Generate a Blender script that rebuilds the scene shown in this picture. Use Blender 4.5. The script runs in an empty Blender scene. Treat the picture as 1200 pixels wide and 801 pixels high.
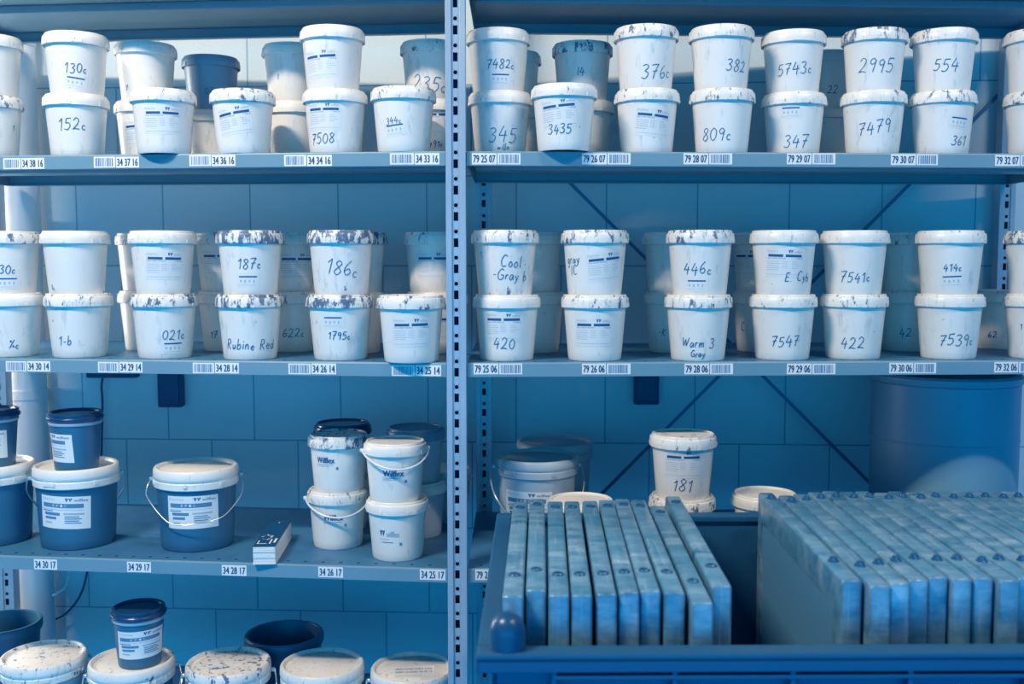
import bpy, bmesh, math, random
from mathutils import Vector, Matrix
random.seed(7)
S = bpy.context.scene
COL = S.collection
PI = math.pi
# ------------------------------------------------------------------ camera, world, lights, exposure
F = 1224.0                                     # focal length in pixels of a 1200 px wide frame
PITCH = math.atan(97.5 / F)
CAMZ = 1.4
cam_d = bpy.data.cameras.new('camera')
cam_d.sensor_fit = 'HORIZONTAL'; cam_d.sensor_width = 36.0; cam_d.lens = F / 1200 * 36
cam_d.clip_start = 0.05
cam_d.dof.use_dof = True; cam_d.dof.focus_distance = 2.1; cam_d.dof.aperture_fstop = 4.5
cam = bpy.data.objects.new('camera', cam_d); COL.objects.link(cam)
cam.location = (0, 0, CAMZ); cam.rotation_euler = (PI / 2 - PITCH, 0, 0)
S.camera = cam
S.view_settings.view_transform = 'Standard'; S.view_settings.look = 'None'
S.view_settings.exposure = 0.0; S.view_settings.gamma = 1.0; S.view_settings.use_curve_mapping = False
W = bpy.data.worlds.new('World'); S.world = W; W.use_nodes = True
WB = W.node_tree.nodes['Background']
WB.inputs[0].default_value = (0.0, 0.40, 0.84, 1); WB.inputs[1].default_value = 0.40


def area(name, loc, target, size, power, col, size_y=None):
    d = bpy.data.lights.new(name, 'AREA'); d.energy = power; d.color = col
    d.shape = 'RECTANGLE' if size_y else 'DISK'; d.size = size
    if size_y: d.size_y = size_y
    o = bpy.data.objects.new(name, d); COL.objects.link(o); o.location = loc
    o.rotation_euler = (Vector(target) - Vector(loc)).to_track_quat('-Z', 'Y').to_euler()
    return o


area('aisle_strip_lamp', (-1.40, 0.64, 3.2), (-0.9, 2.3, 1.2), 0.8, 74, (1.0, 0.84, 0.66), 0.07)
area('aisle_strip_lamp', (1.45, 0.64, 3.2), (1.3, 2.3, 1.2), 0.9, 27, (1.0, 0.84, 0.66), 0.07)
area('pipe_fill_strip', (-2.2, 2.715, 1.6), (-1.26, 2.70, 1.45), 0.06, 32, (1.0, 0.90, 0.78), 1.3)  # added fill set close to the wall to brighten the pipe's side
area('blue_fill_behind', (0, -2.8, 1.0), (0, 2.5, 1.15), 8.0, 124, (0.0, 0.43, 0.90), 1.9)  # added blue fill from behind the camera, lifts shaded surfaces towards blue


# ------------------------------------------------------------------ photo pixel -> place helpers
def ray(px, py):
    u = (px - 600) / F; v = (400.5 - py) / F
    return u, math.cos(PITCH) + v * math.sin(PITCH), -math.sin(PITCH) + v * math.cos(PITCH)


XL, XR = -0.129, -0.088                        # ends of the two bays at the centre upright
def front_y(bay, X): return 2.04 + (0.10 * (XL - X) if bay == 'L' else 0.045 * (X - XR))


def on_shelf(bay, px, py, d):
    a, b, c = ray(px, py); k = a / b
    Y = (2.04 + 0.10 * XL + d) / (1 + 0.10 * k) if bay == 'L' else (2.04 - 0.045 * XR + d) / (1 - 0.045 * k)
    return k * Y, Y


def at_y(px, py, Y):
    a, b, c = ray(px, py)
    return Vector((a / b * Y, Y, CAMZ + c / b * Y))


# ------------------------------------------------------------------ materials
def mat(name, col, rough=0.5, metal=0.0, spec=0.5):
    m = bpy.data.materials.new(name); m.use_nodes = True
    b = m.node_tree.nodes['Principled BSDF']
    b.inputs['Base Color'].default_value = (*col, 1); b.inputs['Roughness'].default_value = rough
    b.inputs['Metallic'].default_value = metal; b.inputs['Specular IOR Level'].default_value = spec
    return m


def nd(m, t, **kw):
    n = m.node_tree.nodes.new(t)
    for k, v in kw.items(): setattr(n, k, v)
    return n


def lk(m, a, b): m.node_tree.links.new(a, b)


def mmath(m, op, a, b=None, c=None, clamp=False):
    n = nd(m, 'ShaderNodeMath', operation=op, use_clamp=clamp)
    for i, x in enumerate((a, b, c)):
        if x is None: continue
        if isinstance(x, (int, float)): n.inputs[i].default_value = x
        else: lk(m, x, n.inputs[i])
    return n.outputs[0]


def cmix(m, fac, A, B):
    n = nd(m, 'ShaderNodeMix', data_type='RGBA')
    for s, x in ((n.inputs[0], fac), (n.inputs[6], A), (n.inputs[7], B)):
        if isinstance(x, (int, float)): s.default_value = x
        elif isinstance(x, tuple): s.default_value = (*x, 1)
        else: lk(m, x, s)
    return n.outputs[2]


def noise(m, vec, scale, detail=2.0, rough=0.5):
    n = nd(m, 'ShaderNodeTexNoise'); n.inputs['Scale'].default_value = scale
    n.inputs['Detail'].default_value = detail; n.inputs['Roughness'].default_value = rough
    lk(m, vec, n.inputs['Vector']); return n.outputs['Fac']


def obj_vec(m, stretch=(1, 1, 1), jitter=True):
    tc = nd(m, 'ShaderNodeTexCoord'); mp = nd(m, 'ShaderNodeMapping'); mp.inputs['Scale'].default_value = stretch
    lk(m, tc.outputs['Object'], mp.inputs['Vector'])
    if not jitter: return mp.outputs[0]
    oi = nd(m, 'ShaderNodeObjectInfo'); k = mmath(m, 'MULTIPLY', oi.outputs['Random'], 37.0)
    va = nd(m, 'ShaderNodeVectorMath', operation='ADD'); lk(m, mp.outputs[0], va.inputs[0]); lk(m, k, va.inputs[1])
    return va.outputs[0]


def stained(name, col, stain, rough, scale, stretch, lo, span, dirt=0.10, smear=0.0):
    """plastic with dried splashes of ink; the object's own colour (red channel) says how much of it"""
    m = mat(name, col, rough); b = m.node_tree.nodes['Principled BSDF']
    v = obj_vec(m, stretch)
    oi = nd(m, 'ShaderNodeObjectInfo'); sp = nd(m, 'ShaderNodeSeparateColor'); lk(m, oi.outputs['Color'], sp.inputs[0])
    n1 = noise(m, v, scale, 5, 0.68)
    t = mmath(m, 'MULTIPLY_ADD', sp.outputs[0], -span, lo)
    k = mmath(m, 'MULTIPLY', mmath(m, 'SUBTRACT', n1, t), 16.0, clamp=True)
    n2 = mmath(m, 'MULTIPLY', mmath(m, 'SUBTRACT', noise(m, v, scale * 0.35, 3), 0.45), 3.0, clamp=True)
    base = cmix(m, mmath(m, 'MULTIPLY', n2, dirt), col, tuple(c * 0.6 for c in col))
    n4 = noise(m, obj_vec(m, (1, 1, .28)), scale * 1.3, 4, 0.7)             # faint wiped smears
    k4 = mmath(m, 'MULTIPLY', mmath(m, 'SUBTRACT', n4, mmath(m, 'MULTIPLY_ADD', sp.outputs[0], -0.12, 0.62)), 6.0, clamp=True)
    base = cmix(m, mmath(m, 'MULTIPLY', k4, smear), base, (col[0] * .35, col[1] * .52, col[2] * .66))
    tone = cmix(m, noise(m, v, scale * 2.2, 1), stain, tuple(min(1, c * 1.7 + 0.03) for c in stain))
    lk(m, cmix(m, mmath(m, 'MULTIPLY', k, 0.9), base, tone), b.inputs['Base Color'])
    return m


INK = (0.005, 0.062, 0.15)
WHITE = (0.86, 0.82, 0.77)
M_body = stained('pot_white_plastic', WHITE, INK, 0.33, 42, (1, 1, 0.75), 0.735, 0.115, 0.12, 0.5)
M_lid = stained('lid_white_plastic', (0.87, 0.84, 0.79), INK, 0.36, 70, (1, 1, 0.5), 0.735, 0.30, 0.2, 0.7)
M_grey = stained('pot_grey_plastic', (0.17, 0.32, 0.46), INK, 0.4, 30, (1, 1, 0.8), 0.8, 0.2)
M_dark = stained('bucket_dark_plastic', (0.030, 0.155, 0.28), INK, 0.4, 30, (1, 1, 0.8), 0.9, 0.2)
M_darklid = mat('lid_dark_plastic', (0.008, 0.06, 0.16), 0.25)
M_pale = stained('bucket_pale_plastic', (0.42, 0.52, 0.60), INK, 0.4, 24, (1, 1, 0.8), 0.85, 0.2)
M_ink = mat('marker_ink', (0.030, 0.15, 0.31), 0.5)
M_print = mat('printed_dark', (0.012, 0.10, 0.27), 0.5)
M_printmid = mat('printed_mid_blue', (0.10, 0.25, 0.42), 0.5)
M_faint = mat('printed_faint', (0.42, 0.52, 0.62), 0.5)
M_paper = mat('label_paper', (0.86, 0.85, 0.83), 0.55)
M_potlab = mat('label_film', (0.80, 0.79, 0.77), 0.35)
M_wire = mat('handle_plastic', (0.75, 0.80, 0.84), 0.35)
M_steelwire = mat('handle_wire', (0.60, 0.68, 0.76), 0.3, 0.7)


def shelf_paint():
    m = mat('shelf_paint', (0.20, 0.36, 0.53), 0.42, 0.0)
    b = m.node_tree.nodes['Principled BSDF']; v = obj_vec(m, (1, 1, 1))
    n = noise(m, v, 9, 4); lk(m, cmix(m, n, (0.13, 0.28, 0.37), (0.20, 0.34, 0.43)), b.inputs['Base Color'])
    return m


def post_paint():
    m = mat('upright_galvanised', (0.30, 0.43, 0.56), 0.4, 0.2)
    b = m.node_tree.nodes['Principled BSDF']; v = obj_vec(m, (1, 1, 0.25))
    n = noise(m, v, 30, 4); lk(m, cmix(m, n, (0.30, 0.40, 0.50), (0.46, 0.54, 0.62)), b.inputs['Base Color'])
    return m


def wall_paint():
    m = mat('painted_blockwork', (0.7, 0.77, 0.82), 0.7)
    b = m.node_tree.nodes['Principled BSDF']
    tc = nd(m, 'ShaderNodeTexCoord')
    sx = nd(m, 'ShaderNodeSeparateXYZ'); lk(m, tc.outputs['Object'], sx.inputs[0])
    cb = nd(m, 'ShaderNodeCombineXYZ'); lk(m, sx.outputs[0], cb.inputs[0]); lk(m, sx.outputs[2], cb.inputs[1])
    br = nd(m, 'ShaderNodeTexBrick', offset=0.5); lk(m, cb.outputs[0], br.inputs['Vector'])
    br.inputs['Scale'].default_value = 1.0; br.inputs['Brick Width'].default_value = 0.23
    br.inputs['Row Height'].default_value = 0.229; br.inputs['Mortar Size'].default_value = 0.0022
    br.inputs['Mortar Smooth'].default_value = 0.4
    br.inputs['Color1'].default_value = (0.68, 0.78, 0.82, 1); br.inputs['Color2'].default_value = (0.62, 0.73, 0.78, 1)
    br.inputs['Mortar'].default_value = (0.20, 0.36, 0.50, 1)
    n = noise(m, tc.outputs['Object'], 5, 5, 0.6)
    n3 = mmath(m, 'MULTIPLY', mmath(m, 'SUBTRACT', noise(m, tc.outputs['Object'], 26, 3, 0.7), 0.70), 12.0, clamp=True)
    c = cmix(m, mmath(m, 'MULTIPLY', n, 0.25), br.outputs['Color'], (0.32, 0.52, 0.64))
    lk(m, cmix(m, mmath(m, 'MULTIPLY', n3, 0.35), c, (0.12, 0.28, 0.44)), b.inputs['Base Color'])
    bp = nd(m, 'ShaderNodeBump'); bp.inputs['Strength'].default_value = 0.25; bp.inputs['Distance'].default_value = 0.004
    lk(m, noise(m, tc.outputs['Object'], 140, 3), bp.inputs['Height']); lk(m, bp.outputs[0], b.inputs['Normal'])
    return m


def alu():
    m = mat('frame_aluminium', (0.6, 0.7, 0.78), 0.33, 0.15)
    b = m.node_tree.nodes['Principled BSDF']
    n = noise(m, obj_vec(m, (.5, 1.3, 1.3)), 26, 5, 0.7); n2 = noise(m, obj_vec(m, (1, .8, .8)), 9, 4, 0.6); n5 = noise(m, obj_vec(m, (2.5, .12, .12)), 60, 3, .6)
    a = mmath(m, 'MULTIPLY_ADD', mmath(m, 'SUBTRACT', n, .5), 3.0, .5, clamp=True)
    c = cmix(m, a, (0.01, 0.15, 0.30), (0.38, 0.58, 0.72))
    c = cmix(m, mmath(m, 'MULTIPLY_ADD', mmath(m, 'SUBTRACT', n2, .5), 2.4, .45, clamp=True), c, (0.06, 0.26, 0.42))
    c = cmix(m, mmath(m, 'MULTIPLY', mmath(m, 'SUBTRACT', n5, .58), 4.0, clamp=True), c, (0.34, 0.54, 0.66))
    lk(m, c, b.inputs['Base Color'])
    lk(m, mmath(m, 'MULTIPLY_ADD', n2, 0.3, 0.15), b.inputs['Roughness'])
    return m


M_shelf, M_post, M_wall, M_alu = shelf_paint(), post_paint(), wall_paint(), alu()
M_tray = stained('shelf_tray_dark', (0.045, 0.19, 0.35), (0.02, 0.11, 0.25), 0.45, 7, (1, 1, 1), 0.62, 0.1, 0.4)
M_slot = mat('slot_dark', (0.008, 0.06, 0.17), 0.8)
M_crate = stained('crate_plastic', (0.014, 0.105, 0.23), (0.03, 0.14, 0.27), 0.42, 18, (1, 1, 1), 0.8, 0.1)
M_crateknob = mat('crate_knob_plastic', (0.008, 0.075, 0.18), 0.3)
M_fabric = mat('screen_mesh', (0.09, 0.28, 0.46), 0.5)
M_bolt = mat('bolt_zinc', (0.05, 0.18, 0.32), 0.25, 0.6)
M_pipe = mat('pipe_white', (0.80, 0.84, 0.87), 0.45)
M_drum = mat('drum_pale', (0.16, 0.36, 0.50), 0.4)
M_black = mat('dark_fitting', (0.008, 0.06, 0.17), 0.5)
M_strap = mat('brace_dark_steel', (0.05, 0.19, 0.36), 0.5)
M_floor = mat('floor_blue_bounce', (0.0, 0.48, 0.92), 0.5)  # unseen floor; strong blue put in to bounce light onto shelf undersides
M_trolley = mat('trolley_steel', (0.10, 0.22, 0.36), 0.4)


# ------------------------------------------------------------------ mesh builder
class MB:
    def __init__(s): s.v = []; s.f = []; s.m = []; s.sm = []
    def add(s, verts, faces, mi=0, smooth=False):
        o = len(s.v); s.v += [tuple(p) for p in verts]
        for f in faces: s.f.append([i + o for i in f]); s.m.append(mi); s.sm.append(smooth)
    def box(s, x0, x1, y0, y1, z0, z1, mi=0, bevel=0.0, fn=None):
        bm = bmesh.new(); bmesh.ops.create_cube(bm, size=1)
        for v in bm.verts:
            v.co = Vector((x0 + (v.co.x + .5) * (x1 - x0), y0 + (v.co.y + .5) * (y1 - y0), z0 + (v.co.z + .5) * (z1 - z0)))
        if bevel: bmesh.ops.bevel(bm, geom=bm.edges[:], offset=bevel, segments=2, affect='EDGES', profile=0.6)
        bm.verts.index_update()
        s.add([fn(v.co) if fn else v.co for v in bm.verts], [[v.index for v in f.verts] for f in bm.faces], mi)
        bm.free()
    def lathe(s, prof, seg=48, mi=0, c=(0, 0, 0), smooth=True):
        vs, fs = [], []; n = len(prof)
        for k in range(seg):
            a = 2 * PI * k / seg
            for r, z in prof: vs.append((c[0] + r * math.cos(a), c[1] + r * math.sin(a), c[2] + z))
        for k in range(seg):
            k2 = (k + 1) % seg
            for j in range(n - 1): fs.append([k * n + j, k2 * n + j, k2 * n + j + 1, k * n + j + 1])
        s.add(vs, fs, mi, smooth)
    def tube(s, pts, r, seg=8, mi=0):
        pts = [Vector(p) for p in pts]; vs, fs = [], []; n = len(pts); up = Vector((0.13, 0.21, 0.97)).normalized()
        for i, p in enumerate(pts):
            t = (pts[min(i + 1, n - 1)] - pts[max(i - 1, 0)]).normalized()
            a = t.cross(up)
            if a.length < 1e-3: a = t.cross(Vector((1, 0, 0)))
            a.normalize(); b = t.cross(a)
            for k in range(seg):
                q = 2 * PI * k / seg; vs.append(p + a * (r * math.cos(q)) + b * (r * math.sin(q)))
        for i in range(n - 1):
            for k in range(seg):
                fs.append([i * seg + k, i * seg + (k + 1) % seg, (i + 1) * seg + (k + 1) % seg, (i + 1) * seg + k])
        fs.append(list(range(seg))[::-1]); fs.append([(n - 1) * seg + k for k in range(seg)])
        s.add(vs, fs, mi, True)
    def mesh(s, name, mats):
        me = bpy.data.meshes.new(name); me.from_pydata(s.v, [], s.f)
        for m in mats: me.materials.append(m)
        me.polygons.foreach_set('material_index', s.m); me.polygons.foreach_set('use_smooth', s.sm)
        bm = bmesh.new(); bm.from_mesh(me)
        bmesh.ops.remove_doubles(bm, verts=bm.verts, dist=1e-6)
        bmesh.ops.recalc_face_normals(bm, faces=bm.faces); bm.to_mesh(me); bm.free()
        if any(s.sm): me.set_sharp_from_angle(angle=math.radians(38))
        me.update(); return me


def link(name, data, parent=None, loc=None, rz=None):
    o = bpy.data.objects.new(name, data); COL.objects.link(o)
    if parent is not None: o.parent = parent
    if loc is not None: o.location = loc
    if rz is not None: o.rotation_euler = (0, 0, rz)
    return o


USED = set()
def tag(o, label, cat, group=None):
    assert label not in USED, label
    USED.add(label)
    o['label'] = label; o['category'] = cat
    if group: o['group'] = group
    return o


def smooth_path(p, n=6):
    if len(p) < 3: return p
    q = [p[0]] + list(p) + [p[-1]]; out = []
    for i in range(1, len(q) - 2):
        a, b, c, d = (Vector(x) for x in q[i - 1:i + 3])
        for k in range(n):
            t = k / n
            out.append(0.5 * ((2 * b) + (c - a) * t + (2 * a - 5 * b + 4 * c - d) * t * t + (3 * b - a - 3 * c + d) * t ** 3))
    out.append(Vector(p[-1])); return out


# ------------------------------------------------------------------ lettering
GLY = {
 '0': (.62, [[(.3, 1), (.08, .75), (.06, .3), (.28, 0), (.5, .25), (.52, .75), (.3, 1)]]),
 '1': (.45, [[(.05, .72), (.3, 1)], [(.3, 1), (.27, 0)]]),
 '2': (.65, [[(.06, .78), (.25, 1), (.48, .82), (.38, .45), (.04, .03)], [(.04, .03), (.3, .08), (.58, .02)]]),
 '3': (.62, [[(.06, .92), (.32, 1), (.48, .8), (.24, .54)], [(.24, .54), (.5, .36), (.4, .06), (.2, 0), (.02, .1)]]),
 '4': (.66, [[(.3, 1), (.05, .36)], [(.05, .36), (.6, .4)], [(.46, .7), (.4, -.08)]]),
 '5': (.62, [[(.55, 1), (.16, .98)], [(.16, .98), (.1, .56)], [(.1, .56), (.38, .6), (.5, .32), (.3, .02), (.02, .08)]]),
 '6': (.6, [[(.42, 1), (.16, .66), (.07, .28), (.25, 0), (.48, .18), (.38, .44), (.1, .3)]]),
 '7': (.62, [[(.04, .94), (.3, .98), (.56, 1)], [(.56, 1), (.32, .5), (.2, -.05)], [(.14, .48), (.5, .54)]]),
 '8': (.6, [[(.48, .85), (.26, 1), (.1, .8), (.3, .54), (.5, .26), (.28, 0), (.06, .22), (.3, .54), (.46, .74), (.48, .85)]]),
 '9': (.6, [[(.48, .78), (.3, 1), (.08, .8), (.2, .54), (.46, .7), (.48, .86)], [(.48, .86), (.42, .4), (.36, -.05)]]),
 'c': (.36, [[(.3, .34), (.16, .42), (.05, .2), (.16, .02), (.32, .08)]]),
 'C': (.6, [[(.52, .86), (.3, 1), (.08, .6), (.2, .06), (.52, .1)]]),
 'G': (.68, [[(.54, .88), (.3, 1), (.06, .55), (.2, .05), (.54, .12), (.56, .45)], [(.56, .45), (.32, .45)]]),
 'W': (.85, [[(.03, 1), (.2, .05)], [(.2, .05), (.4, .8)], [(.4, .8), (.55, .05)], [(.55, .05), (.76, 1)]]),
 'R': (.64, [[(.1, 0), (.14, 1)], [(.14, 1), (.42, .98), (.44, .62), (.14, .5)], [(.2, .5), (.54, 0)]]),
 'E': (.55, [[(.48, .95), (.12, .98)], [(.12, .98), (.08, .02)], [(.08, .02), (.48, .04)], [(.1, .5), (.4, .5)]]),
 'K': (.55, [[(.1, 1), (.08, 0)], [(.48, .9), (.12, .45)], [(.14, .48), (.5, 0)]]),
 'I': (.25, [[(.12, 1), (.1, 0)]]),
 'a': (.45, [[(.36, .42), (.18, .5), (.05, .2), (.2, 0), (.36, .4)], [(.36, .48), (.4, .02)]]),
 'b': (.45, [[(.1, 1), (.07, .02)], [(.08, .3), (.3, .5), (.38, .2), (.2, 0), (.07, .08)]]),
 'd': (.48, [[(.36, .42), (.18, .5), (.05, .2), (.2, 0), (.36, .35)], [(.4, 1), (.38, .02)]]),
 'e': (.42, [[(.06, .26), (.34, .3), (.22, .5), (.05, .25), (.18, 0), (.36, .1)]]),
 'g': (.45, [[(.36, .42), (.18, .5), (.05, .24), (.2, .04), (.36, .4)], [(.36, .48), (.34, -.2), (.2, -.38), (.05, -.26)]]),
 'i': (.2, [[(.1, .48), (.1, 0)], [(.1, .68), (.11, .76)]]),
 'k': (.42, [[(.08, 1), (.06, 0)], [(.34, .5), (.08, .2)], [(.1, .24), (.36, 0)]]),
 'l': (.22, [[(.1, 1), (.1, .1), (.2, .02)]]),
 'm': (.62, [[(.06, .48), (.06, 0)], [(.06, .3), (.2, .5), (.28, .02)], [(.28, .3), (.44, .5), (.52, .02)]]),
 'n': (.44, [[(.06, .48), (.06, 0)], [(.06, .3), (.24, .5), (.34, .02)]]),
 'o': (.42, [[(.2, .5), (.05, .25), (.2, 0), (.36, .25), (.2, .5)]]),
 'r': (.34, [[(.06, .48), (.06, 0)], [(.06, .3), (.18, .48), (.3, .46)]]),
 'u': (.44, [[(.06, .48), (.1, .04), (.26, .06), (.34, .4)], [(.34, .48), (.36, .02)]]),
 'w': (.6, [[(.04, .46), (.14, .04)], [(.14, .04), (.26, .4)], [(.26, .4), (.38, .04)], [(.38, .04), (.5, .46)]]),
 'y': (.44, [[(.06, .48), (.2, .08)], [(.38, .5), (.2, -.1), (.06, -.3)]]),
 '%': (.6, [[(.5, 1), (.08, 0)], [(.12, .9), (.05, .75), (.2, .75), (.12, .9)], [(.46, .3), (.4, .14), (.54, .14), (.46, .3)]]),
 '-': (.4, [[(.06, .4), (.32, .42)]]), '.': (.2, [[(.08, .02), (.1, .06)]]), ' ': (.32, []),
}


def strokes(text, h, rnd):
    x, out = 0.0, []
    for ch in text:
        adv, pl = GLY[ch]; dy = rnd.uniform(-.07, .07) * h; sc = h * rnd.uniform(.92, 1.08)
        for p in pl: out.append([(x + (a + .12 * b) * sc, b * sc + dy) for a, b in p])
        x += (adv + .08) * sc
    return out, x


def cone_map(rb, rt, H, z0, eps):
    """flat (u, v) -> the wall of a tapered pot, facing -y; u along the wall, v up from z0"""
    def f(u, v):
        z = z0 + v; r = rb + (rt - rb) * z / H + eps; a = u / r
        return (r * math.sin(a), -r * math.cos(a), z)
    return f


def ribbon(mb, pts, w, fmap, mi=0):
    pts = [Vector((p[0], p[1], 0)) for p in pts]; pts = smooth_path(pts, 5) if len(pts) > 2 else [pts[0].lerp(pts[1], k / 4) for k in range(5)]
    vs, fs = [], []
    for i, p in enumerate(pts):
        t = pts[min(i + 1, len(pts) - 1)] - pts[max(i - 1, 0)]
        n = Vector((-t.y, t.x, 0)); n = n.normalized() if n.length > 1e-9 else Vector((0, 1, 0))
        ww = w * (0.85 + 0.3 * math.sin(i * 0.9 + p.x * 300) ** 2)
        for sgn in (-.5, .5): q = p + n * ww * sgn; vs.append(fmap(q.x, q.y))
    for i in range(len(pts) - 1): fs.append([2 * i, 2 * i + 1, 2 * i + 3, 2 * i + 2])
    mb.add(vs, fs, mi)


def rot2(f, tilt, cx=0.0, cy=0.0):
    c, s = math.cos(tilt), math.sin(tilt)
    return lambda u, v: f(cx + (u - cx) * c - (v - cy) * s, cy + (u - cx) * s + (v - cy) * c)


def rect(mb, u0, u1, v0, v1, fmap, mi, n=8):
    vs, fs = [], []
    for i in range(n + 1):
        u = u0 + (u1 - u0) * i / n; vs += [fmap(u, v0), fmap(u, v1)]
    for i in range(n): fs.append([2 * i, 2 * i + 2, 2 * i + 3, 2 * i + 1])
    mb.add(vs, fs, mi)


TXT = {}
def text_geo(s):
    """outline lettering: (vertices, faces, width) at unit height"""
    if s not in TXT:
        c = bpy.data.curves.new('t', 'FONT'); c.body = s; c.size = 1.0; c.resolution_u = 2
        o = bpy.data.objects.new('t', c); COL.objects.link(o); bpy.context.view_layer.update()
        me = bpy.data.meshes.new_from_object(o.evaluated_get(bpy.context.evaluated_depsgraph_get()))
        v = [(p.co.x, p.co.y) for p in me.vertices]; f = [list(p.vertices) for p in me.polygons]
        x0 = min(p[0] for p in v); x1 = max(p[0] for p in v); y0 = min(p[1] for p in v); y1 = max(p[1] for p in v)
        TXT[s] = ([((a - x0) / (y1 - y0), (b - y0) / (y1 - y0)) for a, b in v], f, (x1 - x0) / (y1 - y0))
        bpy.data.objects.remove(o); bpy.data.meshes.remove(me); bpy.data.curves.remove(c)
    return TXT[s]


def put_text(mb, s, u0, u1, v0, v1, fmap, mi, bold=0.0):
    v, f, w = text_geo(s)
    for k in ((0.0,) if not bold else (-bold, 0.0, bold)):
        mb.add([fmap(u0 + k + a / w * (u1 - u0), v0 + b * (v1 - v0)) for a, b in v], f, mi)


def logo_w(mb, u0, u1, v0, v1, fmap, mi):
    """the two leaning wedges of the maker's mark"""
    def q(a, b): return fmap(u0 + (u1 - u0) * a, v0 + (v1 - v0) * b)
    mb.add([q(0, 1), q(.2, 1), q(.32, .35), q(.22, 0)], [[0, 3, 2, 1]], mi)
    mb.add([q(.26, 1), q(.44, 1), q(.40, .55), q(.36, .3)], [[0, 3, 2, 1]], mi)
    mb.add([q(.5, 1), q(.66, 1), q(.74, .4), q(.66, 0)], [[0, 3, 2, 1]], mi)
    mb.add([q(.76, 1), q(1, 1), q(.82, .4), q(.76, .2)], [[0, 3, 2, 1]], mi)


# ------------------------------------------------------------------ pots and buckets: shared meshes
# kind: base radius, top radius, wall height, overall height, lid radius
KIND = {
 'white': (0.0535, 0.0632, 0.1140, 0.1315, 0.0682),
 'pail':  (0.0520, 0.0605, 0.1060, 0.1230, 0.0650),
 'small': (0.0440, 0.0520, 0.1050, 0.1240, 0.0575),
 'big':   (0.0760, 0.0840, 0.1500, 0.1730, 0.0895),
 'tall':  (0.0760, 0.0850, 0.1700, 0.1900, 0.0900),
}
ROW_SCALE = {1: 0.95}


def body_mesh(kind, name, m, open_top=False):
    rb, rt, H, A, rl = KIND[kind]; b = MB()
    pr = [(0, .004), (rb * .86, .004), (rb * .9, 0), (rb * .97, 0), (rb, .003)]
    for k in range(1, 9): z = .003 + (H - .003) * k / 8; pr.append((rb + (rt - rb) * z / H, z))
    if open_top:
        pr += [(rt + .004, H), (rt + .006, H + .006), (rt + .006, A - .004), (rt + .003, A), (rt - .002, A), (rt - .004, A - .004), (rb - .004, .012), (0, .012)]
    else:
        pr += [(rt, A - .012), (rt - .004, A - .010), (0, A - .010)]
    b.lathe(pr, 56)
    return b.mesh(name, [m])


def lid_mesh(kind, name, m, style='pot'):
    rb, rt, H, A, rl = KIND[kind]; b = MB(); z0 = H - .009 if kind in ('white', 'pail') else H - .012
    if style == 'pot':
        pr = [(rt + .0006, z0 + .004), (rl - .002, z0), (rl, z0 + .0012), (rl + .0003, z0 + .008), (rl - .0006, A - .0075), (rl - .0018, A - .0058),
              (rl - .0042, A - .0052), (rl - .0046, A - .002), (rl - .0058, A - .0002), (rl - .0072, A), (rl - .0092, A - .0012), (rl - .0098, A - .0034), (0, A - .0034)]
    elif style == 'dark':
        pr = [(rt + .0006, A - .0175), (rl - .003, A - .0180), (rl, A - .0150), (rl + .0004, A - .0110), (rl - .0012, A - .0085), (rl - .0032, A - .0075), (rl - .0026, A - .0055),
              (rl - .0030, A - .0015), (rl - .0050, A), (rl - .010, A - .001), (rl - .012, A - .0042), (0, A - .0042)]
        b.lathe([(rt + .0004, A - .0265), (rl - .0048, A - .0265), (rl - .0034, A - .0245), (rl - .0034, A - .0205), (rl - .0050, A - .0190), (rt + .0004, A - .0190)], 64, 1)
        z0 = A - .020
    else:
        pr = [(rt + .0006, z0 - .002), (rl - .003, z0 - .006), (rl - .001, z0 - .004), (rl - .001, z0 + .008), (rl - .003, z0 + .0105), (rl - .0008, z0 + .013), (rl, z0 + .018), (rl - .001, A - .004),
              (rl - .004, A - .0005), (rl - .007, A), (rl - .010, A - .002), (rl - .0125, A - .007), (rl - .018, A - .0075), (rl - .020, A - .006), (0, A - .006)]
    b.lathe(pr, 64)
    # moulded tear tab and the little catches round the skirt
    for a, wd in ((0.0, .16), (2.2, .05), (-2.1, .05), (1.1, .04), (-1.0, .04)) if style != 'dark' else ():
        R = rl + .0014
        vs = []
        for q in (a - wd, a + wd):
            for r in (rl - .002, R):
                for z in (z0 + .002, z0 + .009): vs.append((r * math.sin(q), -r * math.cos(q), z))
        b.add(vs, [[0, 1, 3, 2], [4, 6, 7, 5], [2, 3, 7, 6], [1, 5, 7, 3], [0, 2, 6, 4]], 0)
    return b.mesh(name, [m, M_pale])


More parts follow.
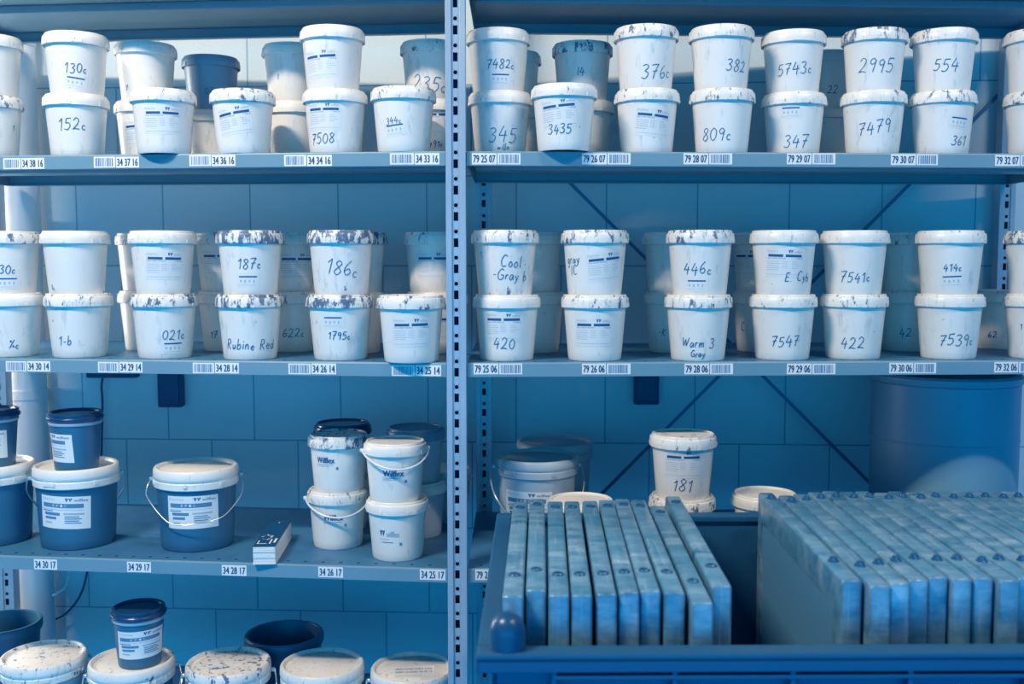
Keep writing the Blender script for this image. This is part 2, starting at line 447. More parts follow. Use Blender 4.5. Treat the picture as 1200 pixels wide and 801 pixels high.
ME_BODY = {('white', 'white'): body_mesh('white', 'pot_wall', M_body), ('white', 'grey'): body_mesh('white', 'pot_wall_grey', M_grey),
           ('pail', 'white'): body_mesh('pail', 'pail_wall', M_body), ('pail', 'pale'): body_mesh('pail', 'pail_wall_pale', M_pale),
           ('small', 'dark'): body_mesh('small', 'small_pot_wall', M_dark), ('big', 'dark'): body_mesh('big', 'bucket_wall', M_dark),
           ('big', 'pale'): body_mesh('big', 'bucket_wall_pale', M_pale), ('big', 'open'): body_mesh('big', 'bucket_wall_open', M_dark, True),
           ('tall', 'pale'): body_mesh('tall', 'tall_bucket_wall', M_pale)}
ME_LID = {('white', 'white'): lid_mesh('white', 'pot_lid', M_lid), ('white', 'grey'): lid_mesh('white', 'pot_lid_grey', M_grey), ('white', 'dark'): lid_mesh('white', 'pot_lid_dark', M_darklid, 'pot'),
          ('pail', 'white'): lid_mesh('pail', 'pail_lid', M_lid), ('pail', 'grey'): lid_mesh('pail', 'pail_lid_grey', M_grey), ('pail', 'dark'): lid_mesh('pail', 'pail_lid_dark', M_darklid),
          ('small', 'dark'): lid_mesh('small', 'small_pot_lid', M_darklid, 'dark'), ('big', 'white'): lid_mesh('big', 'bucket_lid', M_lid, 'bucket'),
          ('tall', 'white'): lid_mesh('tall', 'tall_bucket_lid', M_lid, 'bucket'), ('tall', 'pale'): lid_mesh('tall', 'tall_bucket_lid_pale', M_pale, 'bucket')}
LAB = {}


def label_mesh(style, tilt, kind, zf):
    key = (style, tilt, kind, zf)
    if key in LAB: return LAB[key]
    rb, rt, H, A, rl = KIND[kind]; b = MB(); zc = zf * A
    base = cone_map(rb, rt, H, zc, .0003); pr = cone_map(rb, rt, H, zc, .00055)
    f0, f1 = rot2(base, tilt), rot2(pr, tilt)
    mats = [M_potlab, M_print, M_printmid, M_faint, M_paper]
    if style == 'bar':                         # film label: two names, broken dark bar, small print, table
        w, h = .078, .056
        rect(b, -w / 2, w / 2, -h / 2, h / 2, f0, 0, 12)
        put_text(b, 'PolyOne', -.036, -.014, .0205, .0255, f1, 3)
        logo_w(b, .006, .016, .0195, .0265, f1, 1); put_text(b, 'wilflex', .0175, .035, .0205, .0255, f1, 3)
        rect(b, -.034, -.004, .0125, .0175, f1, 1); rect(b, .001, .034, .0125, .0175, f1, 1)
        put_text(b, 'OILS AND PASTES', -.036, .002, .0085, .0108, f1, 2); put_text(b, '1 KG E', .020, .036, .0083, .0110, f1, 2)
        for k in range(5): rect(b, -.036, -.012 + .003 * (k % 2), .003 - k * .0042, .0038 - k * .0042, f1, 3, 5)
        for k in range(4): rect(b, -.006, .005, .003 - k * .0042, .0036 - k * .0042, f1, 3, 3); rect(b, .014, .024 + .004 * (k % 3), .003 - k * .0042, .0036 - k * .0042, f1, 3, 3)
        rect(b, -.036, .034, -.0225, -.0219, f1, 3, 8)
    elif style == 'strip':                     # short label: one bar over a row of small boxes
        rect(b, -.024, .024, -.016, .012, f0, 0, 8)
        rect(b, -.018, .018, .0035, .0062, f1, 1, 8)
        for k in range(4): rect(b, -.016 + k * .0088, -.0125 + k * .0085, -.006 - .0015 * (k % 2), -.0015, f1, 3, 3)
        rect(b, -.020, .016, -.012, -.0114, f1, 3, 5)
    elif style in ('epic', 'epicsmall'):       # white paper label with grey title bar
        q, q2 = (1.30, 1.0) if style == 'epic' else (1.34, .86)
        w, h = .084 * q, .070 * q2
        def g(u, v): return f1(u * q, v * q2)
        rect(b, -w / 2, w / 2, -h / 2, h / 2, f0, 4, 14)
        put_text(b, 'PolyOne', -.038, -.014, .0245, .0305, g, 3)
        logo_w(b, .002, .014, .0235, .0315, g, 1); put_text(b, 'wilflex', .016, .038, .0245, .0305, g, 1)
        rect(b, -.037, .031, .0105, .0195, g, 2, 12)
        for k, ch in enumerate('EPIC'): put_text(b, ch, -.018 + k * .0065, -.0145 + k * .0065, .0125, .0175, f_up(kind, zc, tilt, q, q2), 4)
        rect(b, -.038, .032, .0055, .0065, g, 3, 8); rect(b, -.038, -.018, .002, .004, g, 2, 4)
        rect(b, -.034, -.006, -.0065, -.0005, g, 2, 5); rect(b, -.033, -.012, -.0150, -.0098, g, 2, 5)
        rect(b, .000, .032, -.004, -.0005, g, 3, 5)
        for k in range(4): rect(b, .002, .024 + .004 * (k % 2), -.0095 - k * .0045, -.0075 - k * .0045, g, 2, 5)
        rect(b, -.033, -.020, -.024, -.021, g, 3, 4)
    elif style == 'wilflex':                   # bold name printed on the pot
        put_text(b, 'Wilflex', -.0255, .0165, -.004, .0085, f1, 1, .0006)
        rect(b, -.026, .014, -.0078, -.0070, f1, 2, 6); put_text(b, 'printing inks', -.026, .004, -.0125, -.0095, f1, 2)
        rect(b, .019, .024, -.018, -.012, f1, 2, 2)
    elif style == 'logo':
        logo_w(b, -.026, -.014, -.006, .007, f1, 1); put_text(b, 'wilflex', -.011, .016, -.006, .006, f1, 3, .0003)
        put_text(b, 'printing inks', -.026, -.006, -.013, -.010, f1, 2); rect(b, -.022, .003, -.0185, -.0173, f1, 1, 5)
        rect(b, .016, .021, -.024, -.018, f1, 2, 2)
    LAB[key] = b.mesh('printed_label', mats); return LAB[key]


def f_up(kind, zc, tilt, q, q2):
    rb, rt, H, A, rl = KIND[kind]; g = rot2(cone_map(rb, rt, H, zc, .0008), tilt)
    return lambda u, v: g(u * q, v * q2)


def writing_mesh(lines, kind, zf, tilt=0.0):
    """marker writing: lines of (text, height, underline), stacked downwards from zf"""
    rb, rt, H, A, rl = KIND[kind]; b = MB(); rnd = random.Random(str(lines))
    f = rot2(cone_map(rb, rt, H, zf * A, .0007), tilt); y = 0.0
    for text, h, ul in lines:
        st, w = strokes(text, h, rnd)
        for p in st: ribbon(b, [(x - w / 2, yy + y) for x, yy in p], .0017 if h > .013 else .0013, f)
        if ul:
            ribbon(b, [(-w * .5, y - h * .42), (0, y - h * .40), (w * .42, y - h * .28)], .0028, f)
        k_ = lines.index((text, h, ul)); y -= (lines[k_ + 1][1] if k_ + 1 < len(lines) else 0) * 1.3
    return b.mesh('marker_writing', [M_ink])


def bail_mesh(kind, style):
    rb, rt, H, A, rl = KIND[kind]; b = MB(); ze = H - .002
    R = rl + .003
    if style == 'plastic':
        pts = [(-R * math.cos(t), -(R + .003) * math.sin(t), ze - .030 * math.sin(t) ** 1.3) for t in [PI * k / 28 for k in range(29)]]
        b.tube(pts, .0021, 8)
    elif style == 'wire':
        key = [(-R, 0, ze), (-R - .010, -.012, ze - .022), (-R - .004, -.035, ze - .040), (-R * .66, -R * .80, ze - .078), (-R * .3, -R * 1.01, ze - .083), (0, -R * 1.05, ze - .081),
               (R * .3, -R * 1.01, ze - .079), (R * .62, -R * .84, ze - .070), (R * .96, -.045, ze - .042), (R + .004, -.016, ze - .022), (R, 0, ze)]
        b.tube(smooth_path(key, 5), .0012, 8)
    else:                                       # wire bail swung back
        pts = [(-R * math.cos(t), -.01 - .02 * math.sin(t), ze - .055 * math.sin(t) ** .8) for t in [PI * k / 24 for k in range(8)]]
        pts = [(-R - .004, 0, ze), (-R - .008, -.02, ze - .03), (-R + .002, -.05, ze - .06), (-R * .7, -R * .75, ze - .09), (0, -R * 1.04, ze - .1),
               (R * .7, -R * .75, ze - .09), (R - .002, -.05, ze - .06), (R + .008, -.02, ze - .03), (R + .004, 0, ze)]
        b.tube(smooth_path(pts, 5), .0017, 8)
    for sx in (-1, 1):
        b.lathe([(0, -.003), (.0055, -.003), (.0055, .002), (.004, .0035), (0, .0035)], 14, 0, (sx * (R - .0005), 0, ze))
    return b.mesh('bail_handle', [M_steelwire if style != 'plastic' else M_wire])


BAIL = {}
SHELF_Z = {0: CAMZ + .555, 1: CAMZ + .2075, 2: CAMZ - .2035, 3: CAMZ - .616, 4: CAMZ - 1.03}
ROW_PY = {1: 182, 2: 420, 3: 650, 4: 870}
GROUP = {('L', 1): 'pots on the upper shelf of the bay tagged 34', ('R', 1): 'pots on the upper shelf of the bay tagged 79', ('L', 2): 'pots on the middle shelf of the bay tagged 34',
         ('R', 2): 'pots on the middle shelf of the bay tagged 79', ('L', 3): 'pots and buckets on the low shelf of the bay tagged 34', ('R', 3): 'pots and buckets on the low shelf of the bay tagged 79',
         ('L', 4): 'buckets on the bottom shelf'}
LAST = [None]                                  # where the pot placed last stands


def pot(bay, row, px, d, label, level=0, kind='white', col='white', lid='white', stain=.25, dirt=.3, lab=None, hw=None, bail=None, on=None, cat='pot', name='ink_pot', py=None):
    rb, rt, H, A, rl = KIND[kind]
    X, Y = on_shelf(bay, px, py if py else ROW_PY[row] - 40 - 75 * level, d)
    z = SHELF_Z[row] + .0004
    if level:                                    # an upper pot sits inside the rim of the one below, a little off centre
        q = Vector((X, Y)) - LAST[0]
        if q.length > .0036: q *= .0036 / q.length
        X, Y = LAST[0] + q
    else: LAST[0] = Vector((X, Y))
    sc = ROW_SCALE.get(row, 1.0)
    if on: z += KIND[on][3] - (.0058 if on != 'white' else .0032)
    elif level: z += level * (A - .0032) * sc
    r = tag(link(name, None, None, (X, Y, z)), label, cat, GROUP[(bay, row)])
    r.empty_display_size = .03; r.scale = (sc, sc, sc)
    face = -math.atan2(X, Y)
    bo = link('pot_body' if kind in ('white', 'pail', 'small') else 'bucket_body', ME_BODY[(kind, col)], r, (0, 0, 0), random.uniform(-3, 3)); bo.color = (dirt, 0, 0, 1)
    if lid:
        lo = link('lid', ME_LID[(kind, lid)], r, (0, 0, 0), face + random.uniform(-1.2, 1.2)); lo.color = (stain + .08, 0, 0, 1)
    if lab:
        style, s, zf, tilt = lab
        lb = link('printed_label', label_mesh(style, tilt, kind, zf), r, (0, 0, 0), face + math.asin(s))
    if hw:
        lines, s, zf = hw[:3]
        if lab and lab[0] == 'strip': lines = [(a, b, 0) for a, b, c in lines]
        link('marker_writing', writing_mesh(lines, kind, zf, hw[3] if len(hw) > 3 else 0.0), r, (0, 0, 0), face + math.asin(s))
    if bail:
        if (kind, bail[0]) not in BAIL: BAIL[(kind, bail[0])] = bail_mesh(kind, bail[0])
        link('handle', BAIL[(kind, bail[0])], r, (0, 0, 0), face + bail[1])
    return r


# ------------------------------------------------------------------ the setting
def wall_y(X): return 2.69 - .05 * X
b = MB(); b.box(-2.6, 2.6, 0, .2, 0, 2.7)
o = link('wall_back', b.mesh('wall_back', [M_wall]), None, (-0.104, wall_y(-.104), 0.008), math.atan(-.05)); o['kind'] = 'structure'
b = MB(); b.box(-2.6, 2.6, -3.2, 2.95, -.1, 0)
o = link('floor', b.mesh('floor', [M_floor])); o['kind'] = 'structure'

# white pipe up the wall by the end of the rack
b = MB(); c = (-1.262, 2.703, 0)
b.lathe([(0, 0), (.047, 0), (.047, 2.6), (0, 2.6)], 40, 0, (0, 0, 0))
o = link('wall_pipe', b.mesh('wall_pipe', [M_pipe]), None, c); tag(o, 'white vertical pipe against the block wall at the end of the rack', 'pipe')
for z in (.35, 1.05, 1.95, 2.4):
    pr = MB(); pr.lathe([(.047, z - .012), (.0495, z - .012), (.0495, z + .012), (.047, z + .012)], 40)
    link('pipe_collar', pr.mesh('pipe_collar', [M_pipe]), o)


# ------------------------------------------------------------------ steel shelving
DEPTH = .47
def shelf(bay, row, label, slots=True):
    x0, x1 = (-1.25, XL) if bay == 'L' else (XR, 1.205)
    D = DEPTH; t = .028
    prof = [(0, -t), (0, -.0030), (.0009, -.0010), (.0030, 0), (D - .002, 0), (D, -.002), (D, -t), (D - .016, -t), (D - .016, -t + .002), (D - .002, -t + .002), (D - .002, -.003),
            (.002, -.003), (.002, -t + .002), (.016, -t + .002), (.016, -t)]
    b = MB(); n = len(prof); vs = []
    for x in (x0, x1):
        for d, z in prof: vs.append((x, front_y(bay, x) + d, z))
    fs = [[i, (i + 1) % n, n + (i + 1) % n, n + i] for i in range(n)]
    b.add(vs, fs); b.m[3] = 2                           # the tray top, in a darker tone than the lip
    sh = lambda p: Vector((p.x, front_y(bay, p.x) + p.y, p.z))
    for xa, xb in ((x0, x0 + .0015), (x1 - .0015, x1)): b.box(xa, xb, .0021, D - .0021, -t, -.0005, 0, 0, sh)
    b.box(x0 + .01, x1 - .01, .20, .26, -.020, -.0031, 0, .003, sh)       # stiffening channel under the tray
    k = x0 + .022
    while k < x1 - .01:                                                    # punched slots along the front edge
        b.box(k, k + .007, .018, .026, -.001, .00012, 1, 0, sh); k += .0365
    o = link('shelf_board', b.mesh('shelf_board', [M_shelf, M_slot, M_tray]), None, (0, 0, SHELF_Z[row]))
    return tag(o, label, 'shelf', 'steel shelf boards')


SH = {}
SH['L', 0] = shelf('L', 0, 'grey steel shelf above the 130c pot, only its underside showing')
SH['R', 0] = shelf('R', 0, 'grey steel shelf above the 376c pot, only its underside showing')
SH['L', 1] = shelf('L', 1, 'upper grey steel shelf under the pots marked 152c and 7508')
SH['R', 1] = shelf('R', 1, 'upper grey steel shelf under the pots marked 809c and 3435')
SH['L', 2] = shelf('L', 2, 'middle grey steel shelf under the pots marked 021c and 187c')
SH['R', 2] = shelf('R', 2, 'middle grey steel shelf under the pots marked 446c and 7539c')
SH['L', 3] = shelf('L', 3, 'grey steel shelf with dark slots under the swatch deck and buckets')
SH['R', 3] = shelf('R', 3, 'grey steel shelf mostly hidden behind the blue crate of frames')
SH['L', 4] = shelf('L', 4, 'lowest grey steel shelf under the big lidded buckets')


def shelf_tag(bay, row, xa, xb, py, text=None, cut=None):
    """a paper strip on the shelf lip between two photo columns: printed number or bar code"""
    Xa = on_shelf(bay, xa, py, 0)[0]; Xb = on_shelf(bay, xb, py, 0)[0]
    zc = at_y((xa + xb) / 2, py, front_y(bay, (Xa + Xb) / 2)).z - SHELF_Z[row]
    zc = max(-.0165, min(-.0115, zc)); hh = .0108
    b = MB(); w = Xb - Xa; th = .0006; sl = -.10 if bay == 'L' else .045
    def fm(e): return lambda u, v: (u, sl * u - e, v)
    vs = []
    for u, v in ((-w / 2, -hh), (w / 2, -hh), (w / 2, hh), (-w / 2, hh)): vs += [fm(th)(u, v), fm(.0001)(u, v)]
    b.add(vs, [[0, 2, 4, 6], [0, 1, 3, 2], [2, 3, 5, 4], [4, 5, 7, 6], [6, 7, 1, 0]], 0)
    if text: put_text(b, text, -w * .44, w * .44, -.0072, .0072, fm(.0011), 1, .00035)
    else:
        rnd = random.Random(xa * 7 + row); u = -w * .42
        while u < w * .40:
            k = rnd.choice((.0007, .0011, .0016, .0022)); rect(b, u, min(u + k, w * .42), -.0082, .0082, fm(.0010), 2, 1); u += k + rnd.choice((.0009, .0013, .002))
    Xm = (Xa + Xb) / 2
    link('number_tag' if text else 'barcode_tag', b.mesh('shelf_tag', [M_paper, M_print, M_printmid]), SH[bay, row], (Xm, front_y(bay, Xm), zc))


for bay, row, items in (
    ('L', 1, (('34 38 16', 25, 52, 4, 24, 192), ('34 37 16', 136, 163, 110, 135, 190), ('34 36 16', 248, 276, 222, 247, 188), ('34 34 16', 360, 389, 333, 359, 188), ('34 33 16', 486, 515, 457, 485, 186))),
    ('L', 2, (('34 30 14', 32, 59, 7, 31, 429), ('34 29 14', 140, 167, 115, 139, 430), ('34 28 14', 252, 280, 226, 251, 431), ('34 26 14', 365, 394, 338, 364, 432), ('34 25 14', 487, 517, 459, 486, 434))),
    ('L', 3, (('34 30 17', 40, 67, 0, 0, 661), ('34 29 17', 149, 177, 0, 0, 664), ('34 28 17', 260, 289, 0, 0, 668), ('34 26 17', 373, 402, 0, 0, 670), ('34 25 17', 492, 522, 0, 0, 673))),
    ('R', 1, (('79 25 07', 553, 582, 583, 610, 186), ('79 26 07', 682, 711, 712, 739, 186), ('79 28 07', 801, 830, 831, 858, 186), ('79 29 07', 922, 951, 952, 979, 186), ('79 30 07', 1044, 1073, 1074, 1099, 187), ('79 32 07', 1166, 1195, 1196, 1222, 188))),
    ('R', 2, (('79 25 06', 555, 584, 585, 612, 432), ('79 26 06', 682, 710, 711, 739, 432), ('79 28 06', 802, 831, 832, 859, 432), ('79 29 06', 922, 951, 952, 979, 432), ('79 30 06', 1042, 1070, 1071, 1097, 431), ('79 32 06', 1165, 1193, 1194, 1220, 430))),
    ('R', 3, (('79 25 05', 557, 586, 587, 612, 673),))):
    for t, xa, xb, ba, bb, py in items:
        shelf_tag(bay, row, xa, xb, py, t)
        if bb: shelf_tag(bay, row, ba, bb, py)


def upright_mesh(h, w=.0385, dp=.034):
    """perforated steel post: two flanges either side of a sunken strip with square and round holes"""
    b = MB(); f = .0115; y = .004                      # flange width, how deep the strip sits
    b.box(-w / 2, -w / 2 + f, 0, dp, 0, h, 0, .0012); b.box(w / 2 - f, w / 2, 0, dp, 0, h, 0, .0012)
    xa, xb = -w / 2 + f, w / 2 - f; P = .0505; z = 0.0; hx = .0044
    b.box(xa, -hx, y, y + .002, 0, h); b.box(hx, xb, y, y + .002, 0, h)
    b.box(xa, xb, dp - .003, dp - .001, 0, h, 1)       # the dark inside of the post
    while z < h - P:
        b.box(-hx, hx, y, y + .002, z, z + .0085)
        zz = z + .0085 + .017
        b.box(-hx, hx, y, y + .002, zz, zz + .0075)
        c = zz + .0075 + .0055; r = .0040; n = 12          # plate round the round hole
        ring = [(r * math.cos(2 * PI * k / n), c + r * math.sin(2 * PI * k / n)) for k in range(n)]
        sq = []
        for k in range(n):
            a = 2 * PI * k / n; m_ = max(abs(math.cos(a)) / hx, abs(math.sin(a)) / .0055); sq.append((math.cos(a) / m_, c + math.sin(a) / m_))
        vs = [(p, y, q) for p, q in ring] + [(p, y, q) for p, q in sq]
        b.add(vs, [[k, (k + 1) % n, n + (k + 1) % n, n + k] for k in range(n)])
        b.box(-hx, hx, y, y + .002, c + .0055, z + P); z += P
    b.box(-w / 2 - .006, w / 2 + .006, -.004, dp + .004, -.001, .006, 0, .001)
    return b.mesh('upright', [M_post, M_slot])


rack = tag(link('shelf_rack', None, None, (XL + .02, 2.03, 0)), 'perforated steel uprights and crossed braces that carry the shelves', 'rack frame')
ME_UP = upright_mesh(2.42)
for X, Y in ((-.1085, 2.030), (-.068, 2.52), (-1.292, 2.132), (-1.296, 2.617), (1.228, 2.075), (1.212, 2.573)):
    link('upright', ME_UP, rack, (X - rack.location.x, Y - 2.03, 0))
for (pa, pb, dy) in (((567, 113), (1172, 718), .006), ((1172, 110), (567, 718), .0095)):
    b = MB(); Pa = at_y(*pa, 2.566 if pa[0] < 900 else 2.612); Pb = at_y(*pb, 2.566 if pb[0] < 900 else 2.612)
    off = Vector((0, dy - .003, 0)); n = (Pb - Pa).cross(Vector((0, 1, 0))).normalized() * .0042; th = Vector((0, .0015, 0))
    vs = []
    for p in (Pa + off, Pb + off):
        for s in (-1, 1):
            for q in (-1, 1): vs.append(p + n * s + th * q - rack.location)
    b.add(vs, [[0, 1, 3, 2], [4, 6, 7, 5], [0, 2, 6, 4], [1, 5, 7, 3], [0, 4, 5, 1], [2, 3, 7, 6]])
    link('brace', b.mesh('brace', [M_strap]), rack)


# ------------------------------------------------------------------ upper shelf, bay tagged 34
def H(*lines): return [(t, h, u) for t, h, u in lines]


A = .022
pot('L', 1, -11, .068, 'white pot cut by the picture edge, bottom of its stack on shelf 34 38 16', stain=.5, hw=(H(('1', .012, 0)), .75, .45))
pot('L', 1, -10, .068, 'white pot cut by the picture edge, top of its stack on shelf 34 38 16', 1, stain=.3)
pot('L', 1, 90, .068, 'white pot handwritten 152c, under the pot marked 130c', hw=(H(('152c', .024, 0)), -.18, .40, .03), stain=.15)
pot('L', 1, 92, .068, 'white pot handwritten 130c, standing on the pot marked 152c', 1, lab=('strip', -.05, .22, -.12), hw=(H(('130c', .020, 1)), -.05, .34), stain=.2)
pot('L', 1, 171, .175, 'white pot half hidden behind the overhanging single pot on shelf tag 34 37 16', stain=.1, lab=('bar', -.2, .45, .06))
pot('L', 1, 173, .175, 'white pot raised on another, behind the overhanging single pot', 1, stain=.3, lab=None, hw=(H(('y', .016, 0)), -.72, .22))
pot('L', 1, 192, .030, 'single white pot with printed label overhanging the shelf edge at tag 34 37 16', stain=.38, dirt=.5, lab=('bar', -.05, .50, .0))
pot('L', 1, 247, .330, 'shaded white pot under the dark grey pot by the wall', stain=.1, col='white')
pot('L', 1, 247, .330, 'dark grey pot in shade between two tall white stacks', 1, col='grey', lid='grey', hw=(H(('07', .014, 0)), -.1, .30))
pot('L', 1, 285, .050, 'single white pot with slanted label above shelf tag 34 36 16', stain=.5, dirt=.3, lab=('bar', -.30, .50, .17))
pot('L', 1, 346, .220, 'shaded white pot beneath another, behind the pot marked 7508', stain=.1)
pot('L', 1, 343, .220, 'shaded white pot on top, behind the tallest labelled pair', 1, stain=.2, hw=(H(('l', .012, 0)), -.55, .38))
pot('L', 1, 393, .068, 'white pot handwritten 7508 beneath the tallest labelled pot', stain=.08, lab=('bar', -.42, .56, .0), hw=(H(('7508', .021, 0)), -.50, .15))
pot('L', 1, 390, .068, 'clean white labelled pot standing on the pot marked 7508', 1, stain=.05, lab=('bar', -.45, .40, .05))
pot('L', 1, 507, .220, 'shaded white pot beneath the pot marked 235c', stain=.2, lab=('bar', .2, .62, .0), hw=(H(('491c', .014, 0)), .1, .2))
pot('L', 1, 498, .220, 'shaded white pot handwritten 235c behind a single pot by the upright', 1, stain=.45, dirt=.6, hw=(H(('235c', .030, 0)), -.1, .15, -.12))
pot('L', 1, 473, .052, 'single white pot with underlined scribble above tag 34 33 16', stain=.45, hw=(H(('344c', .013, 0)), -.35, .42, .12), lab=('strip', -.32, .36, .12))

# ------------------------------------------------------------------ upper shelf, bay tagged 79
pot('R', 1, 586, .112, 'white pot handwritten 345, under the pot marked 7482c', stain=.15, dirt=.75, hw=(H(('345', .029, 0), ('willa', .012, 0)), .12, .19))
pot('R', 1, 584, .112, 'white pot handwritten 7482c with underline, on the pot marked 345', 1, stain=.25, dirt=.7, hw=(H(('7482c', .018, 1)), .08, .36), lab=('strip', .08, .23, 0))
pot('R', 1, 602, .330, 'shaded white pot beneath another by the wall behind the 7482c stack', stain=.1)
pot('R', 1, 600, .330, 'shaded white pot peeking out beside the pot marked 7482c', 1, stain=.2)
pot('R', 1, 684, .225, 'white pot partly hidden under a shaded pot behind the pot marked 3435', stain=.3)
pot('R', 1, 676, .225, 'white pot with stained lid in half shade above the pot marked 3435', 1, stain=.6, dirt=.5, hw=(H(('l4', .016, 0)), -.05, .42))
pot('R', 1, 661, .020, 'single white pot handwritten 3435 overhanging the edge at tag 79 26 07', stain=.3, lab=('bar', -.18, .54, .09), hw=(H(('3435', .018, 0)), -.16, .24))
pot('R', 1, 758, .068, 'white pot with tilted label, under the pot marked 376c', stain=.4, dirt=.5, lab=('bar', .22, .46, -.10))
pot('R', 1, 757, .068, 'white pot handwritten 376c, on the pot with tilted label', 1, stain=.45, dirt=.45, hw=(H(('376c', .027, 0)), .42, .18, .05))
pot('R', 1, 846, .062, 'white pot handwritten 809c, under the pot marked 382', stain=.45, hw=(H(('809c', .026, 0)), -.20, .20))
pot('R', 1, 845, .062, 'white pot handwritten 382, on the pot marked 809c', 1, stain=.4, dirt=.5, hw=(H(('382', .023, 0)), .55, .28))
pot('R', 1, 930, .100, 'white pot handwritten 347, under the pot marked 5743c', stain=.35, dirt=.3, lab=('strip', -.10, .70, .0), hw=(H(('347', .026, 0)), .12, .12))
pot('R', 1, 927, .100, 'white pot handwritten 5743c, on the pot marked 347', 1, stain=.1, hw=(H(('5743c', .022, 0)), .08, .30, .08))
pot('R', 1, 968, .300, 'shaded white pot near the wall between the 5743c and 2995 stacks', stain=.3)
pot('R', 1, 966, .300, 'shaded white pot handwritten 22, raised near the wall beside the 5743c stack', 1, stain=.3, hw=(H(('22', .018, 0)), .30, .25))
pot('R', 1, 1023, .072, 'white pot faintly handwritten 7479, under the pot marked 2995', stain=.5, dirt=.65, hw=(H(('7479', .025, 0)), .10, .32, .08))
pot('R', 1, 1022, .085, 'white pot handwritten 2995, on the pot marked 7479', 1, stain=.62, dirt=.2, hw=(H(('2995', .027, 0)), .10, .30, -.03))
pot('R', 1, 1104, .068, 'white pot handwritten 361 beside a label, under the pot marked 554', stain=.5, lab=('strip', .58, .52, -.08), hw=(H(('361', .020, 0)), .62, .14, -.08))
pot('R', 1, 1105, .075, 'white pot handwritten 554 with paint smears, on the pot marked 361', 1, stain=.5, dirt=.6, hw=(H(('554', .024, 0)), .10, .32, -.06))
pot('R', 1, 1215, .060, 'white pot cut by the picture edge, lower of two above tag 79 32 07', stain=.5, hw=(H(('1', .016, 0)), -.1, .2))
pot('R', 1, 1215, .060, 'white pot cut by the picture edge, upper of two above tag 79 32 07', 1, stain=.45)

# ------------------------------------------------------------------ middle shelf, bay tagged 34
pot('L', 2, 12, .068, 'white pot marked with a percent sign at the picture edge, above tag 34 30 14', stain=.15, dirt=.5, hw=(H(('%c', .018, 0)), .10, .14))
pot('L', 2, 8, .068, 'white pot with splattered lid at the picture edge, on the percent pot', 1, stain=.5, hw=(H(('30c', .018, 1)), .0, .34), lab=('strip', .0, .22, 0))
pot('L', 2, 93, .068, 'white pot handwritten 1-b with smudged lid, under the plain pot marked 1c', stain=.5, dirt=.5, hw=(H(('1-b', .020, 0)), -.5, .20))
pot('L', 2, 89, .068, 'plain clean white pot with tiny 1c low on its side', 1, stain=.12, dirt=.1, hw=(H(('1c', .011, 0)), -.82, .08))
pot('L', 2, 176, .250, 'shaded white pot on the shelf behind the pot marked 021c', stain=.2, lab=None)
pot('L', 2, 173, .250, 'shaded white pot on top behind the 021c stack', 1, stain=.45)
pot('L', 2, 193, .068, 'white pot handwritten 021c with rough stained lid', stain=.62, dirt=.55, hw=(H(('021c', .019, 1)), .30, .30), lab=('strip', .28, .20, 0))
pot('L', 2, 191, .068, 'white pot with printed label standing on the pot marked 021c', 1, stain=.28, lab=('bar', .05, .46, -.02))
pot('L', 2, 268, .250, 'shaded white pot handwritten 17, behind the Rubine Red pot', stain=.3, hw=(H(('17', .016, 0)), -.55, .22))
pot('L', 2, 264, .250, 'shaded labelled white pot on top, behind the pot marked 187c', 1, stain=.5, lab=('bar', -.3, .5, 0))
pot('L', 2, 293, .064, 'white pot handwritten Rubine Red with messy dark lid', stain=.78, dirt=.55, hw=(H(('Rubine Red', .020, 0)), .0, .16, -.02))
pot('L', 2, 294, .064, 'white pot handwritten 187c with ink crusted lid', 1, stain=.88, dirt=.2, hw=(H(('187c', .021, 1)), -.05, .42), lab=('strip', -.10, .26, 0))
pot('L', 2, 345, .250, 'shaded white pot handwritten 622c near the wall', stain=.4, hw=(H(('622c', .018, 0)), -.05, .25))
pot('L', 2, 342, .250, 'shaded white pot with smudges, on the pot marked 622c', 1, stain=.3, dirt=.6, lab=('bar', .2, .45, 0))
pot('L', 2, 399, .068, 'white pot handwritten 1795c, under the pot marked 186c', stain=.75, dirt=.6, lab=('strip', -.25, .62, .0), hw=(H(('1795c', .015, 0)), -.05, .33))
pot('L', 2, 402, .066, 'white pot handwritten 186c with splashed black lid', 1, stain=.85, dirt=.7, hw=(H(('186c', .029, 0)), .0, .32, -.12))
pot('L', 2, 416, .218, 'shaded white pot on the shelf just behind the pot marked 1795c', stain=.4)
pot('L', 2, 418, .218, 'white pot with dark crusted lid peeking out behind the 186c pot', 1, stain=.85, dirt=.7)
pot('L', 2, 512, .240, 'shaded white pot behind the overhanging pot near the upright', stain=.2, lab=('bar', .4, .45, 0))
pot('L', 2, 508, .240, 'labelled white pot half in shade by the perforated upright, middle shelf', 1, stain=.35, dirt=.4, lab=('bar', -.05, .46, 0))
pot('L', 2, 482, .030, 'single white labelled pot with torn inky lid, overhanging above tag 34 25 14', stain=.52, dirt=.1, lab=('bar', .0, .46, .02))

